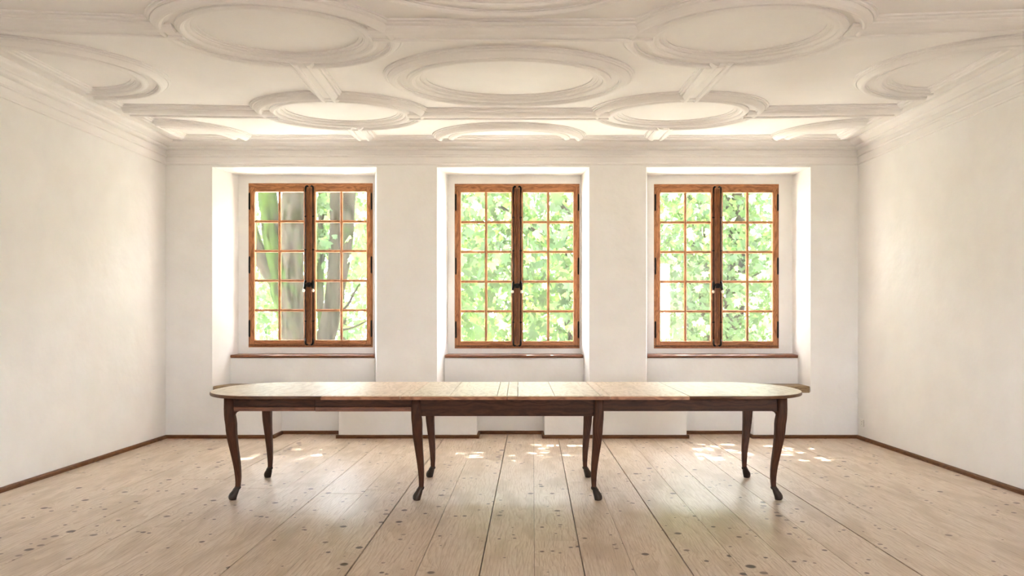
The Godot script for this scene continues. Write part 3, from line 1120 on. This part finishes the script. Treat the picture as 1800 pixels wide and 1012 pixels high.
func stem(pts: Array, radii: Array, mossy: float, s: int) -> ArrayMesh:
	var bark := noise(FastNoiseLite.TYPE_SIMPLEX_SMOOTH, 1.0, 3, s)
	# resample the run of points
	var c := Curve3D.new()
	for k in pts.size():
		var tan: Vector3 = (pts[mini(k + 1, pts.size() - 1)] - pts[maxi(k - 1, 0)]) * 0.2
		c.add_point(pts[k], -tan, tan)
	c.bake_interval = 0.1
	var total := c.get_baked_length()
	var rows := []
	var cols := []
	var n := int(clampf(total / 0.07, 6, 150))
	for i in n + 1:
		var u := float(i) / n
		var p := c.sample_baked(u * total)
		var d := (c.sample_baked(minf(u + 0.02, 1.0) * total) - c.sample_baked(maxf(u - 0.02, 0.0) * total)).normalized()
		var side := d.cross(Vector3(0.1, 0.05, 1.0)).normalized()
		var up := side.cross(d)
		var f := u * (radii.size() - 1)
		var rad: float = lerpf(radii[int(f)], radii[mini(int(f) + 1, radii.size() - 1)], f - int(f))
		var row := []
		var crow := []
		for k in 33:
			var t := TAU * k / 32.0
			var dir := side * cos(t) + up * sin(t)
			var q := p + dir * rad
			var bump := bark.get_noise_3d(q.x * 5.0, q.y * 1.2, q.z * 5.0) * 0.1 + bark.get_noise_3d(q.x * 22.0, q.y * 4.0, q.z * 22.0) * 0.08
			row.append(p + dir * rad * (1.0 + bump))
			var m := clampf((bark.get_noise_3d(q.x * 2.4 + 9.0, q.y * 1.3, q.z * 2.4) + mossy - 0.4) * 3.5, 0.0, 1.0)
			var g := 1.0 + 0.5 * bark.get_noise_3d(q.x * 16.0, q.y * 5.0 + 3.0, q.z * 16.0)
			var crack := 1.0 - 0.75 * clampf((bark.get_noise_3d(q.x * 9.0, q.y * 2.0 + 8.0, q.z * 9.0) - 0.12) * 6.0, 0.0, 1.0)
			crow.append(Color(0.0205, 0.0175, 0.0125).lerp(Color(0.0155, 0.026, 0.006), m) * g * crack)
		rows.append(row)
		cols.append(crow)
	var st := begin(true)
	for r in n:
		for k in 32:
			for q in [[r, k], [r, k + 1], [r + 1, k + 1], [r, k], [r + 1, k + 1], [r + 1, k]]:
				st.set_color(cols[q[0]][q[1]])
				st.add_vertex(rows[q[0]][q[1]])
	return finish(st)


func tree(called: String, label: String, group: String, foot: Vector3, stems: Array, crowns: Array, leaf_size: float, s: int, single := []) -> Node3D:
	var root := node(called, self, foot)
	tag(root, label, "tree", group)
	for k in stems.size():
		var q: Array = stems[k]
		var pts := []
		for p in q[1]:
			pts.append(p - foot)
		put(q[0], stem(pts, q[2], q[3], s + k), M.bark, root)
	# crown: clouds of sprigs, each given as (centre, half size, how many)
	var r := RandomNumberGenerator.new()
	r.seed = s
	var places := []
	for c in crowns:
		for k in c[2]:
			var p := Vector3.ONE * 2.0
			while p.length() > 1.0:
				p = Vector3(r.randf_range(-1, 1), r.randf_range(-1, 1), r.randf_range(-1, 1))
			places.append(c[0] + p * c[1] - foot)
	var mm := MultiMesh.new()
	mm.transform_format = MultiMesh.TRANSFORM_3D
	mm.use_colors = true
	mm.mesh = sprig(s, 8, leaf_size, leaf_size * 2.1)
	mm.instance_count = places.size()
	for k in places.size():
		var b := Basis.from_euler(Vector3(r.randf_range(-0.4, 0.4), r.randf_range(0, TAU), r.randf_range(-0.4, 0.4))).scaled(Vector3.ONE * r.randf_range(0.75, 1.25))
		mm.set_instance_transform(k, Transform3D(b, places[k]))
		var v := r.randf()
		mm.set_instance_color(k, Color(0.044, 0.08, 0.041).lerp(Color(0.075, 0.107, 0.06), v) * r.randf_range(0.75, 1.2))
	var f := MultiMeshInstance3D.new()
	f.name = "foliage"
	f.multimesh = mm
	f.material_override = M.leaf
	f.set_meta("kind", "stuff")
	root.add_child(f, true)
	# the nearest leaves, big enough to be told apart, are parts of their own
	if not single.is_empty():
		for k in single[2]:
			var p := Vector3(r.randf_range(-1, 1), r.randf_range(-1, 1), r.randf_range(-1, 1))
			var l := put("leaf", M.leaf_mesh[k % 4], M.leaf_single[k % 3], root, single[0] + p * single[1] - foot)
			l.basis = Basis.from_euler(Vector3(r.randf_range(-0.8, 0.4), r.randf_range(0, TAU), r.randf_range(2.3, 3.9)))
	return root


func build_outside() -> void:
	var bark := plain(Color(1, 1, 1), 0.9)
	bark.vertex_color_use_as_albedo = true
	bark.metallic_specular = 0.12
	M.bark = bark
	var leaf := plain(Color(1, 1, 1), 0.55)
	leaf.vertex_color_use_as_albedo = true
	leaf.backlight_enabled = true
	leaf.backlight = Color(0.9, 1.0, 0.55)
	leaf.cull_mode = BaseMaterial3D.CULL_DISABLED
	leaf.metallic_specular = 0.2
	M.leaf = leaf
	M.leaf_mesh = []
	for k in 4:
		var lf := begin()
		leaf_into(lf, Transform3D(), 0.085 + 0.016 * k)
		M.leaf_mesh.append(finish(lf))
	M.leaf_single = []
	for c in [Color(0.044, 0.08, 0.037), Color(0.056, 0.088, 0.042), Color(0.068, 0.1, 0.05)]:
		var lm: StandardMaterial3D = leaf.duplicate()
		lm.vertex_color_use_as_albedo = false
		lm.albedo_color = c.linear_to_srgb()
		M.leaf_single.append(lm)
	var gm := plain(Color(1, 1, 1), 0.95)
	gm.albedo_texture = noise_texture(0.03, 4, 77, Color(0.62, 0.61, 0.54), Color(0.78, 0.76, 0.7))
	gm.uv1_triplanar = true
	gm.uv1_world_triplanar = true
	gm.uv1_scale = Vector3(0.2, 0.2, 0.2)
	var g := put("ground", box_mesh(Vector3(-45, GROUND - 0.3, -75), Vector3(45, GROUND, -9.6), 0.0), gm)
	structure(g, "pale sunlit gravel and lawn of the garden below", "ground")
	var d := 14.0
	# old tree with two heavy stems at the left window
	tree("mossy_tree", "thick mossy tree with two leaning stems behind the left casement of the left window", "", Vector3(-4.0, GROUND, -14), [
		["trunk", [Vector3(-4.0, GROUND, -14), at(516, 640, d), at(513, 560, d), at(512, 450, d), at(517, 330, d), at(522, 200, d), at(500, 0, d)], [0.3, 0.235, 0.225, 0.215, 0.2, 0.17, 0.1], 0.28],
		["limb", [at(512, 590, d + 0.1), at(492, 520, d + 0.2), at(481, 440, d + 0.3), at(470, 340, d + 0.4), at(462, 230, d + 0.5), at(430, 60, d + 0.5)], [0.12, 0.15, 0.165, 0.17, 0.16, 0.1], 0.75],
		["limb", [at(496, 505, d + 0.2), at(470, 475, d + 0.25), at(450, 430, d + 0.3), at(436, 370, d + 0.4), at(415, 280, d + 0.4)], [0.13, 0.13, 0.11, 0.1, 0.07], 0.5],
	], [[Vector3(-4.6, 6.6, -14), Vector3(3.0, 2.0, 2.0), 120], [at(455, 470, 16), Vector3(0.8, 1.6, 1.0), 40], [at(450, 570, 16), Vector3(0.7, 0.7, 0.8), 30]], 0.13, 11)
	d = 15.0
	tree("forked_tree", "grey forked tree trunk leaning right behind the right casement of the left window", "", Vector3(-3.7, GROUND, -15), [
		["trunk", [Vector3(-3.7, GROUND, -15), at(570, 640, d), at(577, 580, d), at(585, 530, d), at(589, 470, d), at(591, 400, d), at(592, 300, d), at(600, 100, d)], [0.34, 0.21, 0.2, 0.19, 0.14, 0.12, 0.11, 0.08], 0.15],
		["limb", [at(585, 540, d), at(597, 490, d), at(608, 430, d), at(614, 340, d), at(618, 250, d), at(650, 60, d)], [0.15, 0.125, 0.115, 0.11, 0.1, 0.06], 0.1],
		["limb", [at(566, 590, d + 0.4), at(562, 500, d + 0.5), at(566, 420, d + 0.5), at(568, 330, d + 0.5), at(572, 200, d + 0.5)], [0.06, 0.08, 0.085, 0.085, 0.07], 0.8],
		["branch", [at(598, 548, d), at(612, 535, d), at(622, 515, d), at(634, 498, d), at(650, 490, d)], [0.03, 0.025, 0.022, 0.018, 0.012], 0.3],
		["branch", [at(596, 580, d), at(615, 577, d), at(632, 570, d), at(650, 562, d)], [0.022, 0.02, 0.016, 0.01], 0.3],
	], [[Vector3(-2.5, 6.9, -13.3), Vector3(1.8, 1.6, 1.3), 430], [at(566, 390, 15.3), Vector3(0.25, 1.0, 0.3), 26], [at(640, 400, 17), Vector3(0.8, 1.2, 1.0), 30]], 0.13, 31)
	d = 13.0
	tree("maple_tree", "bright green broad-leaved tree that fills the middle window", "", Vector3(1.7, GROUND, -13.2), [
		["trunk", [Vector3(1.7, GROUND, -13.2), Vector3(1.72, 0.0, -13.2), Vector3(1.6, 2.4, -13.2), Vector3(1.3, 5.0, -13.2)], [0.26, 0.2, 0.17, 0.1], 0.3],
		["limb", [Vector3(1.66, 0.9, -13.2), at(1010, 400, d), at(980, 350, d), at(930, 250, d)], [0.08, 0.05, 0.04, 0.03], 0.2],
		["limb", [Vector3(1.62, 1.8, -13.2), at(960, 420, d - 0.3), at(890, 370, d - 0.4), at(830, 330, d - 0.4)], [0.06, 0.04, 0.03, 0.02], 0.2],
	], [[Vector3(-0.2, 2.2, -12.9), Vector3(2.2, 2.2, 1.3), 350], [Vector3(0.0, 6.9, -13.2), Vector3(1.6, 1.5, 1.3), 280]], 0.12, 51, [Vector3(-0.1, 2.2, -12.0), Vector3(1.3, 1.5, 0.35), 150])
	d = 15.5
	tree("maple_tree", "broad-leaved tree whose furrowed trunk shows low in the right casement of the right window", "", Vector3(4.1, GROUND, -15.5), [
		["trunk", [Vector3(4.05, GROUND, -15.5), at(1282, 610, d), at(1285, 570, d), at(1292, 530, d), at(1296, 450, d), at(1290, 330, d), at(1280, 100, d)], [0.34, 0.235, 0.21, 0.19, 0.17, 0.15, 0.1], 0.1],
		["limb", [at(1290, 545, d), at(1262, 520, d), at(1240, 480, d), at(1215, 400, d), at(1200, 300, d)], [0.1, 0.07, 0.06, 0.05, 0.03], 0.25],
		["limb", [at(1292, 530, d), at(1310, 500, d), at(1340, 480, d), at(1390, 440, d)], [0.1, 0.07, 0.05, 0.03], 0.25],
	], [[Vector3(4.8, 2.5, -14.4), Vector3(3.7, 2.1, 1.4), 660], [Vector3(2.5, 6.9, -13.2), Vector3(1.7, 1.5, 1.3), 350]], 0.12, 71, [Vector3(3.5, 2.3, -13.2), Vector3(1.5, 1.5, 0.4), 140])
	d = 17.0
	tree("slender_tree", "slender dark mossy tree low in the left casement of the right window", "", Vector3(3.6, GROUND, -17), [
		["trunk", [Vector3(3.6, GROUND, -17), at(1213, 610, d), at(1210, 560, d), at(1207, 500, d), at(1212, 420, d), at(1210, 250, d)], [0.15, 0.12, 0.11, 0.1, 0.09, 0.06], 0.7],
	], [[Vector3(3.7, 4.2, -17), Vector3(1.6, 1.6, 1.4), 140]], 0.12, 91)
	d = 16.5
	tree("slender_tree", "slender grey tree beside the meeting stiles of the right window", "", Vector3(4.0, GROUND, -16.5), [
		["trunk", [Vector3(4.0, GROUND, -16.5), at(1243, 610, d), at(1241, 560, d), at(1242, 480, d), at(1239, 400, d), at(1236, 250, d)], [0.15, 0.115, 0.11, 0.1, 0.09, 0.06], 0.1],
	], [[Vector3(4.0, 4.6, -16.5), Vector3(1.6, 1.4, 1.4), 120]], 0.12, 111)
	# loose trees at the end of the garden
	var back := [[-9.0, 24.0, 260, "pale tree far down the garden at the left edge of the left window"], [-6.0, 27.0, 200, "pale tree far down the garden behind the forked trunk"], [-2.0, 25.0, 320, "pale tree far down the garden behind the left casement of the middle window"], [1.6, 26.0, 340, "pale tree far down the garden behind the right casement of the middle window"], [5.6, 24.0, 380, "pale tree far down the garden behind the slender trunks of the right window"], [10.0, 25.0, 400, "pale tree far down the garden at the right edge of the right window"]]
	for k in back.size():
		var q: Array = back[k]
		var x: float = q[0]
		var z: float = -q[1]
		tree("garden_tree", q[3], "trees at the far end of the garden", Vector3(x, GROUND, z), [
			["trunk", [Vector3(x, GROUND, z), Vector3(x + 0.1, 0.0, z), Vector3(x - 0.1, 3.0, z), Vector3(x, 6.5, z)], [0.2, 0.16, 0.12, 0.05], 0.2],
		], [[Vector3(x, 2.6, z), Vector3(2.4, 3.6, 2.0), q[2]], [Vector3(x, 7.0, z), Vector3(2.0, 2.0, 2.0), 120]], 0.17, 200 + k)
